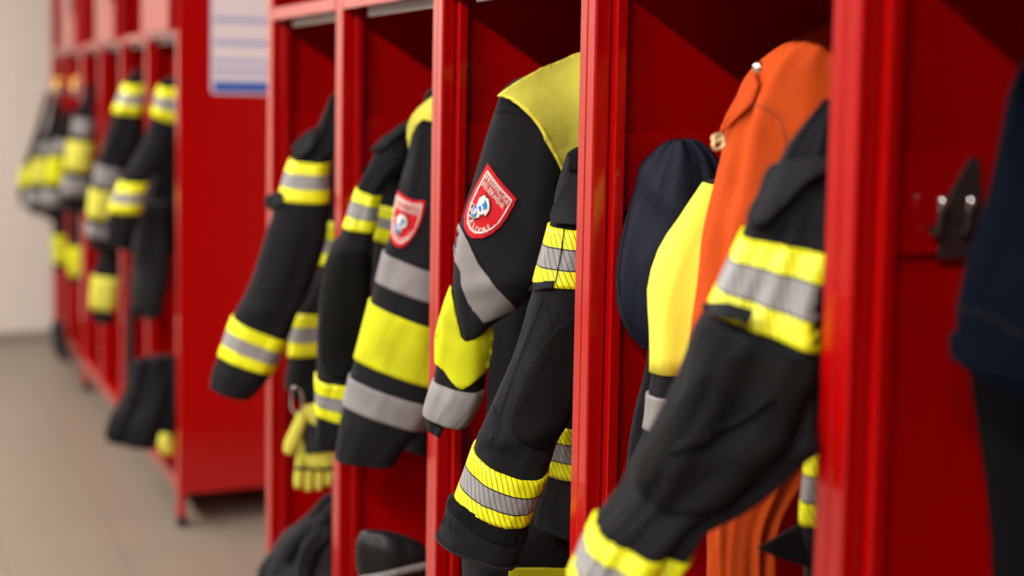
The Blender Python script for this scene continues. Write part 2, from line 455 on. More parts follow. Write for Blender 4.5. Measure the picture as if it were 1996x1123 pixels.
def locker(y0, nb, label, doors=(), side_near=False, hooks=True, group=None):
    """a bench of nb bays; y0 is the near face of its nearest post, bays run away from the camera"""
    t = empty('open_locker_unit', (D, y0, 0), label, 'locker', group)
    ys = [y0+k*W for k in range(nb+1)]
    for k, y in enumerate(ys):
        end0, end1 = k == 0, k == nb
        h = PW/2; zf = .03 if end0 or end1 else ZB
        bx = [(D, D+.021, y, y+h-.0006, zf, ZT), (D+.0012, D+.0222, y+h+.0006, y+PW, zf, ZT)]
        boxes('post', bx, RED, t, .0025)
        boxes('rear_post', [(D+DEP-.03, D+DEP, y+.005, y+PW-.005, zf, ZT)], RED, t)
        if end0 or end1:
            boxes('foot', [(D-.001, D+.024, y+.004, y+PW-.004, 0, .03)], BLACK, t, .003)
            boxes('foot', [(D+DEP-.03, D+DEP, y+.008, y+PW-.008, 0, .03)], BLACK, t, .003)
        # divider: upper sheet, raised hook rail, gap, lower sheet
        yy = y+.012 if not end0 else y+.003
        if k > 0: boxes('door_stop', [(D+.0225, D+.036, y-.013, y+.010, ZB+.03, HZ)], RED, t, .001)
        if k > 0 or not side_near: boxes('divider_panel', [(D+.0235, D+DEP-.03, yy, yy+.004, ZB, ZT-.01)], RED, t, .0006)
        if k > 0: boxes('lower_panel', [(D+.0375, D+DEP-.03, yy-.010, yy-.0005, ZB+.035, B2-.014)], RED, t, .001)
        if k > 0:
            boxes('hook_rail', [(D+.0375, D+DEP-.03, yy-.010, yy-.0005, B2, B1)], RED, t, .002)
            if hooks: hook(t, yy-.010)
    for k in range(nb):
        a, b = ys[k]+PW, ys[k+1]
        boxes('header_beam', [(D, D+.021, a, b, HZ, HT)], RED, t, .002)
        boxes('name_strip', [(D+.023, D+.029, a+.03, b-.075, HZ-.015, HZ+.004)], LABEL, t, .001)
        boxes('bottom_rail', [(D, D+.03, a, b, ZB, ZB+.04)], RED, t, .002)
        boxes('shelf', [(D+.022, D+DEP-.03, a-.01, b+.01, HZ+.006, HZ+.016)], RED, t, .001)
        boxes('bottom_shelf', [(D+.031, D+DEP-.03, a-.01, b+.01, ZB+.02, ZB+.03)], RED, t, .001)
        if k in doors:
            dr = boxes('compartment_door', [(D-.018, D-.002, a+.004, b-.004, HT-.01, ZT-.012)], RED, t, .003)
            boxes('door_handle', [(D-.026, D-.018, a+.03, a+.045, HT+.12, HT+.2)], DSTEEL, dr, .003)
    boxes('back_panel', [(D+DEP-.003, D+DEP, ys[0], ys[-1]+PW, ZB, ZT)], RED, t, 0)
    boxes('top_panel', [(D, D+DEP, ys[0], ys[-1]+PW, ZT, ZT+.02)], RED, t, .002)
    if side_near:
        sp = boxes('side_panel', [(D+.006, D+DEP, y0-.0015, y0+.002, ZB, ZT)], RED, t, .0008)
    return t
yN = YB-PW
locker(yN-4*W, 5, 'open red locker bench in the foreground, five bays full of jackets', side_near=True)
locker(YC, 4, 'red locker bench at the back, its side panel carrying the paper notice', doors=(0, 2), side_near=True, hooks=False)
locker(YC+4*W+PW+.004, 2, 'farthest red locker bench, ending at the beige wall', doors=(0,), hooks=False)

# notice on the side panel
def notice_mat():
    m = mat('printed_notice', (.8, .76, .74), .25, .5); nt = m.node_tree; b = nt.nodes['Principled BSDF']
    tc = nt.nodes['Texture Coordinate']; sp = nt.nodes.new('ShaderNodeSeparateXYZ'); nt.links.new(tc.outputs['Generated'], sp.inputs[0])
    r = nt.nodes.new('ShaderNodeValToRGB'); nt.links.new(sp.outputs[2], r.inputs[0]); cr = r.color_ramp; cr.interpolation = 'LINEAR'
    wh, bl, db = (.70, .64, .66, 1), (.34, .37, .58, 1), (.004, .07, .36, 1)
    st = [(0, db), (.05, db), (.085, (.13, .22, .58, 1)), (.115, wh), (.15, wh), (.165, bl), (.20, bl), (.215, wh), (.245, wh), (.26, bl), (.285, bl), (.30, wh),
          (.40, wh), (.42, bl), (.45, bl), (.47, wh), (.6, wh), (.62, bl), (.65, bl), (.67, wh), (.93, wh), (.95, db)]
    while len(cr.elements) < len(st): cr.elements.new(.5)
    for e, (p, c) in zip(cr.elements, st): e.position = p; e.color = c
    nt.links.new(r.outputs[0], b.inputs['Base Color']); return m
a_, b_ = atY(411, -120, YC-.0015), atY(531, 185, YC-.0015)
bm = bmesh.new()
def rr(x0, x1, z0, z1, y, r):
    P = []
    for cx, cz, q in ((x1-r, z1-r, 0), (x0+r, z1-r, 1), (x0+r, z0+r, 2), (x1-r, z0+r, 3)):
        for k in range(7):
            t = math.pi/2*(q+k/6); P.append((cx+r*math.cos(t), y, cz+r*math.sin(t)))
    return P
def plate(name, x0, x1, z0, z1, ya, yb, r, m, parent=None):
    bm = bmesh.new(); A = [bm.verts.new(p) for p in rr(x0, x1, z0, z1, ya, r)]; B = [bm.verts.new(p) for p in rr(x0, x1, z0, z1, yb, r)]
    bm.faces.new(A); bm.faces.new(B[::-1])
    for i in range(len(A)): bm.faces.new((A[i], B[i], B[(i+1) % len(A)], A[(i+1) % len(A)]))
    bmesh.ops.recalc_face_normals(bm, faces=bm.faces[:])
    me = bpy.data.meshes.new(name); bm.to_mesh(me); bm.free(); return link(name, me, m, parent)
zt = min(a_.z, ZT-.03)
t = empty('notice_sheet', (a_.x, YC-.002, b_.z), 'laminated white and blue notice on the red side panel of the back lockers', 'notice')
plate('laminate', a_.x, a_.x+.235, b_.z, b_.z+.33, YC-.0025, YC-.0017, .012, mat('laminate_film', (.62, .60, .72), .15, .5), t)
plate('printed_sheet', a_.x+.008, a_.x+.227, b_.z+.006, b_.z+.324, YC-.0031, YC-.0026, .002, notice_mat(), t)

# ------------------------------------------------------------------ garments in the near bays
def bay(n, f=.5): return YB-PW-n*W + PW + (W-PW)*f        # n = -1 is the farthest bay; f runs away from the camera
def g(name, n, label, cat='jacket', group=None, y=None):
    global YLIM
    YLIM = (YB-n*W+.012, YB-n*W+W-PW-.014)
    y = y if y is not None else YB - n*W + (W-PW)*.5
    return empty(name, (D+.15, y, H-.5), label, cat, group)
def shield(O, U, V, P): return [(O[0]+U[0]*a+V[0]*b, O[1]+U[1]*a+V[1]*b) for a, b in P]
SH = [(0, 0), (.33, .02), (.66, .02), (1, 0), (1, .3), (.96, .5), (.86, .68), (.7, .86), (.5, .98), (.35, 1.0), (.2, .96), (.09, .85), (.03, .65), (0, .35)]
def inset(P, k, c=(.48, .46)): return [(c[0]+(a-c[0])*k, c[1]+(b-c[1])*k) for a, b in P]
def text_fill(txt, put, size=1.0):
    """triangulated lettering; put maps the text's own x,y to the patch"""
    cu = bpy.data.curves.new('lettering', 'FONT'); cu.body = txt; cu.size = size; cu.resolution_u = 3; cu.offset = .006
    o = bpy.data.objects.new('lettering', cu); COL.objects.link(o)
    dg = bpy.context.evaluated_depsgraph_get(); dg.update()
    me = bpy.data.meshes.new_from_object(o.evaluated_get(dg)); vs = [put(v.co.x, v.co.y) for v in me.vertices]; fs = [tuple(p.vertices) for p in me.polygons]
    bpy.data.objects.remove(o); bpy.data.curves.remove(cu); bpy.data.meshes.remove(me)
    return vs, fs
def text_width(txt, size=1.0):
    vs, _ = text_fill(txt, lambda x, y: (x, y), size); return max(v[0] for v in vs)
def sleeve_patch(root, bases, O, U, V, curve=0, off=.0022):
    def mp(a, b):
        s_ = curve*math.sin(math.pi*max(0, min(1, a)))
        return (O[0]+U[0]*a+V[0]*(b+s_), O[1]+U[1]*a+V[1]*(b+s_))
    px = lambda P: [mp(a, b) for a, b in P]
    sh = dense(SH, .06)
    pt_ = drape('sleeve_patch', bases, fill(px(sh), 5), PATCH, root, off, .0014)
    tag(pt_, 'red shield patch with white lettering')
    O1, I1 = inset(SH, .84), inset(SH, .785)
    drape('patch_border', bases, fill(px(dense(O1, .04)), 3, [px(dense(I1, .04))]), THREAD, pt_, off+.0012, .0008)
    for txt, a0, a1, b0, hh in (('FREIWILLIGE', .12, .87, .195, .088), ('FEUERWEHR', .12, .82, .302, .088)):
        tw = text_width(txt)
        drape('patch_lettering', bases, text_fill(txt, lambda x, y: mp(a0+(a1-a0)*x/tw, b0-y*hh/.72)), THREAD, pt_, off+.0012, .0006)
    town = 'IFFELDORF'; vs, fs = [], []
    for i, ch in enumerate(town):
        an = math.radians(190+i*18.5); r = .298
        cw = text_width(ch); sc = .155
        cx, cy = .44+r*math.cos(an)*1.0, .555-r*math.sin(an)*.92
        rot = an+math.pi/2
        def put(x, y, cx=cx, cy=cy, rot=rot, cw=cw):
            x = (x-cw/2)*sc; y = (y-.36)*sc
            X = x*math.cos(rot)-y*math.sin(rot); Y = x*math.sin(rot)+y*math.cos(rot)
            return mp(cx+X, cy-Y*.72)
        v, f_ = text_fill(ch, put); b = len(vs); vs += v; fs += [tuple(k+b for k in q) for q in f_]
    drape('patch_lettering', bases, (vs, fs), THREAD, pt_, off+.0012, .0006)
    # crest: white and blue shape with a dark outline
    cr = [(.30, .30), (.37, .325), (.45, .30), (.56, .36), (.62, .44), (.60, .56), (.52, .55), (.50, .60), (.44, .60), (.44, .68), (.33, .77), (.20, .72), (.18, .62), (.24, .53), (.21, .42), (.26, .36)]
    cc = (.38, .53); sh_ = lambda P: [(.355+(a-.38)*.80, .555+(b-.53)*.84) for a, b in P]; cr = sh_(cr); cc = (.355, .555)
    drape('crest', bases, fill(px(dense(inset(cr, 1.13, cc), .03)), 2.5), INK, pt_, off+.0012, .0005)
    drape('crest', bases, fill(px(dense(cr, .03)), 2.5), THREAD, pt_, off+.0019, .0005)
    for bl in ([(.40, .36), (.44, .38), (.50, .40), (.55, .47), (.50, .47), (.48, .52), (.44, .48), (.41, .50), (.36, .46), (.40, .43), (.37, .38)],
               [(.33, .50), (.37, .52), (.42, .53), (.43, .58), (.38, .59), (.35, .56), (.31, .57)],
               [(.22, .56), (.28, .58), (.31, .63), (.37, .65), (.37, .71), (.31, .75), (.22, .70), (.20, .62)]):
        drape('crest', bases, fill(px(dense(sh_(bl), .02)), 2), BLUE, pt_, off+.0025, .0004)
    drape('crest', bases, fill(px(dense(sh_([(.24, .61), (.29, .60), (.33, .65), (.30, .70), (.25, .68), (.28, .66), (.27, .64)]), .02)), 2), THREAD, pt_, off+.0030, .0003)
    return pt_

# --- bay between the second and third post from the right: old jacket with yellow yoke and patch
Y2 = bay(2, .72)
J = g('firefighter_jacket', 2, 'black jacket with yellow shoulder yoke and the sharply focused red patch', y=Y2)
body = Tube([(1010, 196, 1150, 128, 4, bay(2, .68)), (996, 232, 1190, 180, 8, bay(2, .68)), (1000, 300, 1215, 280, 14, bay(2, .70)), (1000, 450, 1220, 450, 14, bay(2, .80)), (966, 600, 1215, 600, 14), (954, 700, 1210, 700, 12), (948, 800, 1200, 800, 12), (938, 880, 1190, 880, 12), (930, 960, 1180, 960, 12)],
            bay(2, .86), .5, .06, .006, 3, 5)
bo = tube_obj('torso', body, CLOTH, J)
ups = Tube([(974, 186, 1030, 150, 2), (962, 222, 1086, 208, 12), (948, 262, 1094, 262, 14), (927, 330, 1098, 330, 14), (906, 400, 1100, 410, 12), (892, 450, 1098, 478, 10), (883, 520, 1072, 540, 8), (886, 590, 1020, 590, 6), (897, 645, 960, 632, 4), (905, 664, 935, 655, 2)],
           Y2-.03, .62, .075, .0028, 5, 7, creases=((4.2, .25, .003, .3), (6.2, .3, .004, -.5)))
uo = tube_obj('upper_sleeve', ups, CLOTH, J, hollow=False)
low = Tube([(893, 500, 985, 540, 3), (880, 565, 968, 600, 5), (862, 612, 957, 640, 8), (852, 655, 956, 680, 11), (851, 700, 948, 725, 13), (843, 745, 943, 765, 14), (830, 792, 921, 812, 14), (828, 806, 905, 832, 12)],
           Y2+.0, .7, .07, .0030, 8, 9, creases=((4.9, .2, -.004, 0), (2.2, .3, .003, .6)))
lo = tube_obj('lower_sleeve', low, CLOTH, J)
yk = drape('shoulder_yoke', [bo, uo], fill(smooth_poly([(970, 187), (1000, 163), (1045, 138), (1090, 119), (1140, 105), (1165, 180), (1150, 270), (1120, 320), (1103, 348), (1090, 322), (1068, 282), (1045, 240), (1015, 210), (988, 189)], 4), 7), YOKE, J, .006, .003, keep=True, sm=40, lift=.004, poly=True)
tag(yk, 'faded yellow shoulder yoke'); register(yk)
drape('yoke_edge', [yk], fill([(969, 187), (975, 181), (1000, 190), (1030, 212), (1058, 247), (1082, 292), (1103, 340), (1103, 348), (1076, 296), (1050, 248), (1024, 215), (996, 194)], 4), PALEY, yk, .0012, .0006)
for P in ([(962, 219), (1000, 219), (1040, 232)], [(1092, 262), (1091, 340), (1060, 372)]): seam('seam', [uo], P, SEAM, uo, 1.5)
pg = drape('reflective_band', [uo], fill([(897, 436), (899, 441), (914, 472), (933, 514), (964, 556), (1006, 601), (975, 615), (943, 629), (914, 591), (901, 556), (900, 530), (889, 508), (882, 497)], 5), GREY, uo, .003, .0015)
yp = drape('elbow_panel', [lo], fill(smooth_poly([(877, 556), (884, 590), (893, 630), (905, 664), (930, 655), (958, 630), (960, 660), (956, 700), (940, 728), (905, 757), (885, 748), (866, 722), (846, 700), (846, 655), (860, 605)], 3), 6), YEL, J, .003, .0015)
tag(yp, 'yellow elbow panel')
band_obj('reflective_band', low, 4.85, 6.85, GREY, lo, .0028)
kn = Tube([(834, 795, 885, 815, 3), (831, 815, 868, 832, 3), (832, 835, 858, 852, 3)], Y2, .6, .03, .002, 4, 12)
tag(tube_obj('knitted_cuff', kn, CLOTH2, J, N=32), 'knitted cuff')
sleeve_patch(J, [uo], (952, 319), (56, 69), (-59, 114), 0)

# --- same bay, new-pattern jacket nearer the post
Y2b = bay(2, .32)
J = g('firefighter_jacket', 2, 'black jacket with sharp hatched yellow and silver sleeve bands, right of the yoked jacket', y=Y2b)
body = Tube([(1112, 296, 1195, 280, 4), (1098, 380, 1250, 380, 8), (1092, 520, 1265, 520, 12), (1088, 640, 1265, 640, 14), (1082, 760, 1262, 760, 16), (1074, 820, 1258, 822, 16), (1068, 922, 1250, 924, 16), (1046, 985, 1245, 1030, 16), (1040, 1020, 1240, 1070, 16)],
            bay(2, .38), .4, .04, .005, 6, 5)
bo = tube_obj('torso', body, CLOTH, J)
band_obj('reflective_band', body, 5, 6, BAND, bo, .0025)
sl = Tube([(1107, 300, 1150, 290, 2), (1088, 360, 1172, 350, 6), (1072, 437, 1180, 446, 8), (1042, 548, 1174, 556, 10), (1030, 600, 1165, 615, 10), (1000, 688, 1150, 715, 12), (968, 762, 1122, 790, 14), (940, 828, 1086, 860, 16), (926, 866, 1066, 922, 32), (891, 962, 1032, 1010, 32), (872, 998, 1026, 1050, 28), (853, 1036, 1008, 1092, 22), (856, 1048, 1002, 1104, 20)],
          Y2b, .62, .075, .0034, 11, 7, creases=((4.4, .3, .004, .4), (6.9, .35, .006, -.5), (7.6, .2, -.004, .3)))
so = tube_obj('sleeve', sl, CLOTH, J, N=72, step=.005)
band_obj('reflective_band', sl, 2.0, 3.0, BAND, so, .003)
band_obj('reflective_band', sl, 8.0, 9.0, BAND, so, .003)
tag(drape('shoulder_flap', [so, bo], fill(smooth_poly([(1108, 297), (1135, 292), (1142, 360), (1138, 432), (1100, 436), (1078, 434), (1072, 416), (1086, 384), (1104, 350), (1108, 324)], 3), 6), CLOTH2, J, .009, .004, keep=True, sm=15), 'dark pocket flap')
drape('flap_tab', [so, bo], fill([(1110, 296), (1136, 292), (1136, 330), (1107, 334)], 6), CLOTH, J, .014, .003, keep=True, sm=15)
drape('elbow_pad', [so], fill(smooth_poly([(1090, 640), (1140, 620), (1140, 720), (1118, 790), (1095, 835), (1070, 872), (1030, 868), (995, 838), (1010, 770), (1030, 720), (1062, 668)], 4), 7), PAD, so, .0022, .0016)
drape('hook_and_loop_tab', [so], fill(smooth_poly([(882, 968), (905, 990), (935, 1012), (975, 1028), (1005, 1034), (1000, 1062), (965, 1058), (930, 1042), (900, 1020), (874, 990)], 4), 6), HOOKLOOP, so, .0016, .001)
for P in ([(1060, 580), (1030, 655), (1000, 735), (975, 810), (950, 880)], [(1062, 590), (1075, 640), (1050, 700)], [(1090, 640), (1105, 700), (1060, 770), (1000, 838)], [(880, 1012), (878, 1030), (882, 1050)],
          [(962, 790), (972, 840), (948, 868)], [(870, 1003), (853, 1036), (868, 1062), (905, 1087)]): seam('seam', [so], P, SEAM, so, 1.6)
hb = band_obj('cuff_binding', sl, 11.25, 11.95, CLOTH2, so, .0025)

drape('band_tab', [so], fill([(1031, 566), (1041, 551), (1080, 547), (1078, 562), (1050, 564)], 5), CLOTH2, so, .006, .003, keep=True, sm=8)
seam('seam', [so], [(1104, 436), (1096, 490), (1084, 552)], SEAM, so, 2, off=.004)

# --- yellow and black trousers hanging lowest in this bay
J = g('firefighter_trousers', 2, 'black trousers with a yellow strip, lowest garment below the hatched sleeve', 'trousers', y=bay(2, .6))
tr = Tube([(1000, 940, 1180, 940, 4), (930, 1010, 1160, 1000, 6), (900, 1060, 1145, 1040, 6), (897, 1100, 1145, 1080, 8), (900, 1180, 1150, 1180, 8), (905, 1380, 1150, 1380, 8)], bay(2, .62), .5, .07, .005, 9, 6)
to = tube_obj('leg', tr, CLOTH, J, hollow=False)
drape('yellow_strip', [to], fill([(992, 1106), (1060, 1106), (1130, 1108), (1130, 1185), (990, 1185)], 8), YEL, J, .003, .0015)

# --- bay with the patch out of focus
Y1 = bay(1, .42)
J = g('firefighter_jacket', 1, 'black jacket with blurred red patch and wide yellow band between two grey ones', y=Y1)
body = Tube([(828, 186, 905, 150, 3), (820, 260, 935, 240, 8), (815, 420, 945, 420, 10), (812, 600, 940, 600, 10), (806, 760, 935, 780, 10), (790, 850, 925, 860, 10), (786, 872, 920, 890, 10)], bay(1, .55), .5, .06, .005, 13, 5)
bo = tube_obj('torso', body, CLOTH, J)
sl = Tube([(822, 212, 862, 200, 2), (808, 255, 880, 245, 6), (795, 310, 886, 310, 8), (780, 360, 888, 375, 10), (762, 450, 888, 470, 12), (749, 487, 884, 532, 12), (734, 545, 880, 592, 12), (721, 583, 876, 640, 13), (692, 694, 862, 752, 14), (684, 730, 850, 785, 14), (671, 785, 828, 836, 14), (658, 845, 795, 866, 14), (651, 888, 768, 905, 14)],
          Y1, .62, .075, .0032, 14, 7, creases=((9.2, .3, .003, .3),))
so = tube_obj('sleeve', sl, CLOTH, J, N=64, step=.006)
band_obj('reflective_band', sl, 5, 6, GREY, so, .003)
tag(band_obj('yellow_band', sl, 7, 8, YEL, so, .003), 'wide yellow band')
band_obj('reflective_band', sl, 9, 10, GREY, so, .003)
yk = drape('shoulder_yoke', [bo, so], fill([(862, 176), (845, 186), (822, 204), (803, 224), (794, 245), (793, 268), (797, 292), (803, 265), (812, 243), (822, 233), (845, 238), (870, 250)], 5), YOKE, J, .006, .003, keep=True, sm=20, lift=.003)
tag(yk, 'yellow shoulder yoke')
sleeve_patch(J, [so], (774, 370), (56, 22), (-19, 100), .05)

Y1b = bay(1, .74)
J = g('firefighter_jacket', 1, 'black jacket with a dark elbow pad, behind the sleeve with the blurred red patch', y=Y1b)
body = Tube([(835, 218, 860, 205, 2), (770, 250, 880, 240, 6), (735, 300, 885, 300, 10), (730, 392, 890, 400, 12), (725, 462, 890, 480, 12), (722, 620, 888, 620, 12), (720, 780, 880, 780, 10), (735, 830, 870, 850, 8)], bay(1, .80), .5, .06, .005, 16, 5)
bo = tube_obj('torso', body, CLOTH, J)
band_obj('reflective_band', body, 3, 4, BANDF, bo, .003)
sl = Tube([(772, 250, 800, 262, 2), (735, 292, 795, 318, 4), (712, 335, 762, 350, 4), (697, 367, 740, 380, 5), (670, 443, 728, 450, 5), (642, 490, 726, 500, 8), (626, 560, 722, 580, 10), (619, 640, 716, 660, 12), (618, 733, 706, 742, 14), (617, 800, 686, 820, 12), (618, 842, 668, 858, 10), (622, 866, 660, 876, 8)],
          Y1b, .62, .07, .0035, 17, 8, creases=((5.0, .25, .004, .3), (7.8, .25, .004, -.3)))
so = tube_obj('sleeve', sl, CLOTH, J, N=56)
band_obj('reflective_band', sl, 3, 4, BAND, so, .003)
band_obj('reflective_band', sl, 8, 9, BAND, so, .003)
drape('elbow_pad', [so], fill(smooth_poly([(640, 500), (680, 490), (716, 500), (716, 600), (705, 680), (690, 730), (650, 735), (628, 700), (628, 600)], 4), 8), PAD, so, .003, .002)
drape('shoulder_flap', [bo, so], fill([(778, 246), (790, 252), (742, 292), (728, 300), (722, 290), (745, 268)], 6), CLOTH2, J, .012, .004, keep=True, sm=15)

# --- leftmost bay of the foreground bench
Y0 = YB + (W-PW)*.45; 
J = g('firefighter_jacket', 0, 'black jacket in the bay beside the notice, its sleeve swinging far out left', y=Y0)
body = Tube([(646, 200, 670, 195, 2), (634, 280, 690, 280, 6), (632, 426, 700, 424, 8), (624, 514, 702, 505, 8), (596, 570, 700, 570, 8), (574, 609, 702, 609, 6), (562, 694, 702, 680, 6), (554, 752, 700, 760, 8), (580, 778, 690, 790, 8)], YB+(W-PW)*.62, .5, .06, .004, 19, 5)
bo = tube_obj('torso', body, CLOTH, J)
band_obj('reflective_band', body, 2, 3, BANDF, bo, .003)
band_obj('reflective_band', body, 5, 6, BANDF, bo, .003)
sl = Tube([(644, 186, 660, 184, 1), (624, 232, 664, 236, 4), (600, 275, 662, 285, 6), (567, 310, 642, 315, 6), (543, 386, 641, 392, 8), (520, 450, 634, 470, 10), (495, 530, 606, 560, 12), (474, 580, 580, 610, 12), (455, 616, 561, 662, 10), (428, 690, 530, 726, 10), (414, 722, 512, 752, 10), (409, 752, 488, 776, 10)],
          Y0, .62, .07, .0032, 20, 7, creases=((4.7, .25, .003, .3), (7.0, .3, .003, -.4)))
so = tube_obj('sleeve', sl, CLOTH, J, N=56)
band_obj('reflective_band', sl, 3, 4, BANDF, so, .003)
band_obj('reflective_band', sl, 8, 9, BANDF, so, .003)
for P in ([(568, 285), (590, 262), (618, 246), (612, 285), (590, 305), (572, 302)], [(516, 384), (540, 372), (552, 378), (548, 400), (532, 410), (518, 404)]):
    drape('flap', [so], fill(P, 6), CLOTH2, J, .012, .005, keep=True, sm=15)

def glove(root_label, x, y, Y):
    t = empty('work_glove', atY(600, 870, Y), root_label, 'glove')
    hand = Tube([(588, 795, 640, 790, 2), (578, 812, 646, 808, 4), (584, 845, 650, 845, 5), (578, 885, 652, 885, 6), (576, 908, 654, 905, 6)], Y, .4, .03, .002, 22, 12)
    h = tube_obj('palm', hand, YOKE, t, N=36, hollow=False)
    drape('knuckle_guard', [h], fill([(592, 822), (640, 835), (642, 880), (596, 885), (590, 850)], 5), BLACK, t, .004, .003)
    for i, (xa, xb, dy) in enumerate(((574, 592, 0), (594, 612, 6), (615, 632, 4), (634, 650, -4))):
        fg = Tube([(xa+2, 893, xb+1, 893, 1), (xa, 915, xb, 915, 1), (xa-2, 938+dy, xb-2, 938+dy, 1), (xa, 952+dy, xb-5, 952+dy, 0)], Y-.006, .8, .02, .001, 30+i, 12)
        f_ = tube_obj('finger', fg, YOKE, t, N=20, hollow=False)
        band_obj('finger_tape', fg, .75, 1.05, BLACK, f_, .0012, N=24, k=3)
    th = Tube([(580, 805, 600, 820, 1), (566, 835, 592, 842, 2), (555, 860, 582, 868, 2), (553, 878, 574, 882, 1), (558, 886, 570, 888, 0)], Y-.01, .7, .02, .001, 35, 12)
    tube_obj('thumb', th, YOKE, t, N=24, hollow=False)
    rg = Tube([(570, 752, 575, 752, 0), (565, 775, 570, 775, 0), (568, 800, 574, 802, 0), (580, 812, 586, 808, 0)], Y, 1, .01, 0, 1)
    tube_obj('carabiner', rg, STEEL, t, N=12, hollow=False, dome=False)
    tube_obj('carabiner', Tube([(571, 752, 576, 752, 0), (584, 762, 589, 764, 0), (588, 785, 593, 787, 0), (580, 810, 586, 812, 0)], Y, 1, .01, 0, 1), STEEL, t, N=12, hollow=False, dome=False)
    return t
glove('yellow and black work glove hanging from a steel carabiner below the jacket', 0, 0, YB+(W-PW)*.40)

def bundle(label, cat, n, st, Y, m, folds=(), **k):
    t = g('bundled_trousers', n, label, cat, y=Y)
    T = Tube(st, Y, .5, .09, .014, 41, 8, lf=.014)
    o = tube_obj('cloth', T, m, t, hollow=False)
    for P in folds: drape('fold', [o], fill(smooth_poly(P, 4), 8), m, t, .012, .012, keep=True, sm=10)
    return t
bundle('dark grey trousers bundled at the bottom of the bay beside the back lockers', 'trousers', 0,
       [(640, 966, 668, 962, 2), (600, 1010, 690, 1000, 8), (558, 1042, 700, 1050, 12), (532, 1078, 705, 1100, 14), (514, 1105, 705, 1150, 14), (510, 1150, 700, 1190, 10), (530, 1215, 700, 1240, 8)], YB+(W-PW)*.38, CLOTH2,
       folds=([(648, 985), (600, 1020), (565, 1048), (548, 1085), (560, 1090), (585, 1055), (618, 1028), (650, 1005)], [(640, 1020), (610, 1040), (585, 1080), (580, 1130), (600, 1125), (615, 1080), (645, 1045)],))
t = g('safety_helmet', 1, 'black helmet with a grey strap on the floor of the bay under the blurred patch', 'helmet', y=bay(1, .5))
hs = Tube([(700, 1042, 826, 1066, 2), (693, 1056, 838, 1078, 6), (692, 1078, 840, 1092, 10), (694, 1105, 840, 1115, 12), (702, 1150, 838, 1160, 14), (708, 1300, 836, 1305, 10), (714, 1425, 830, 1425, 4)], bay(1, .5), .7, .11, .004, 50, 4)
ho = tube_obj('shell', hs, LEATH, t, hollow=False)
drape('strap', [ho], fill(smooth_poly([(702, 1123), (740, 1116), (790, 1104), (840, 1094), (842, 1104), (790, 1116), (745, 1128), (702, 1136)], 4), 6), GREY, t, .006, .003)

# --- bay with the orange jacket
t = g('navy_jacket', 3, 'navy cloth jacket with rounded shoulder, hanging deepest beside the orange one', y=bay(3, .88))
nv = Tube([(1296, 278, 1364, 276, 1), (1276, 292, 1396, 304, 4), (1250, 330, 1425, 370, 8), (1226, 400, 1430, 440, 10), (1208, 470, 1425, 500, 12), (1199, 540, 1415, 560, 12), (1202, 600, 1400, 620, 12), (1222, 645, 1380, 670, 10), (1250, 676, 1340, 690, 4)], bay(3, .88), .45, .05, .008, 52, 4, lf=.004, creases=((2.6, .5, .008, .7),))
no = tube_obj('sleeve', nv, NAVY, t, N=64)
for P in ([(1340, 292), (1342, 340), (1338, 400), (1320, 520)], [(1390, 306), (1356, 320), (1345, 345), (1348, 400), (1345, 480)], [(1226, 415), (1214, 470), (1206, 540), (1211, 600), (1232, 650)]): seam('seam', [no], P, INK, no, 2.2)

t = g('firefighter_jacket', 3, 'black jacket with a plain bright yellow panel, squeezed between the navy and orange ones', y=bay(3, .70))
ys_ = Tube([(1378, 352, 1440, 360, 1), (1330, 422, 1440, 440, 4), (1288, 484, 1430, 500, 6), (1265, 560, 1420, 580, 8), (1268, 640, 1400, 650, 8), (1268, 722, 1390, 728, 8), (1262, 765, 1380, 775, 10), (1256, 832, 1350, 842, 10), (1228, 900, 1330, 910, 10), (1212, 960, 1310, 975, 8)], bay(3, .73), .5, .042, .003, 55, 5)
yo = tube_obj('sleeve', ys_, CLOTH, t)
tag(band_obj('yellow_panel', ys_, .1, 5, PALEY, yo, .003), 'bright yellow panel')
band_obj('reflective_band', ys_, 6, 7, GREY, yo, .003)
bk = Tube([(1270, 650, 1340, 650, 2), (1258, 720, 1345, 730, 4), (1236, 800, 1345, 810, 6), (1222, 880, 1340, 890, 8), (1214, 990, 1330, 990, 8)], bay(3, .83), .4, .025, .004, 56, 5)
tube_obj('torso', bk, CLOTH, t)

t = g('orange_jacket', 3, 'orange jacket with a shoulder strap and brass clasp', y=bay(3, .46))
og = Tube([(1606, 50, 1700, 8, 2), (1556, 74, 1700, 40, 5), (1492, 112, 1720, 90, 8), (1446, 165, 1760, 150, 14), (1412, 235, 1770, 230, 18), (1398, 300, 1770, 310, 20), (1374, 390, 1760, 400, 20), (1352, 500, 1750, 510, 18), (1338, 600, 1730, 620, 16), (1330, 720, 1700, 740, 14), (1345, 840, 1640, 850, 12), (1375, 950, 1560, 950, 10), (1382, 1040, 1515, 1040, 10), (1382, 1180, 1512, 1180, 10), (1384, 1300, 1505, 1300, 8)],
          bay(3, .52), .4, .055, .007, 58, 3.5, lf=.005, creases=((4.0, .5, .006, 1.2), (5.6, .5, .005, -1.0)))
oo = tube_obj('torso', og, ORANGE, t, N=80)
st_ = drape('shoulder_strap', [oo], fill(smooth_poly([(1482, 118), (1458, 150), (1428, 200), (1408, 240), (1402, 262), (1412, 256), (1432, 232), (1462, 206), (1474, 186), (1478, 165), (1474, 140)], 3), 6), ORANGE, t, .010, .004, keep=True, sm=15)
seam('seam', [oo], [(1450, 196), (1480, 206), (1515, 228), (1530, 262), (1532, 300)], mat('dark_orange_thread', (.25, .03, .004), .8), oo, 3)
seam('seam', [oo], [(1476, 168), (1470, 192), (1440, 216), (1414, 246)], mat('dark_orange_thread', (.12, .015, .003), .8), oo, 5)
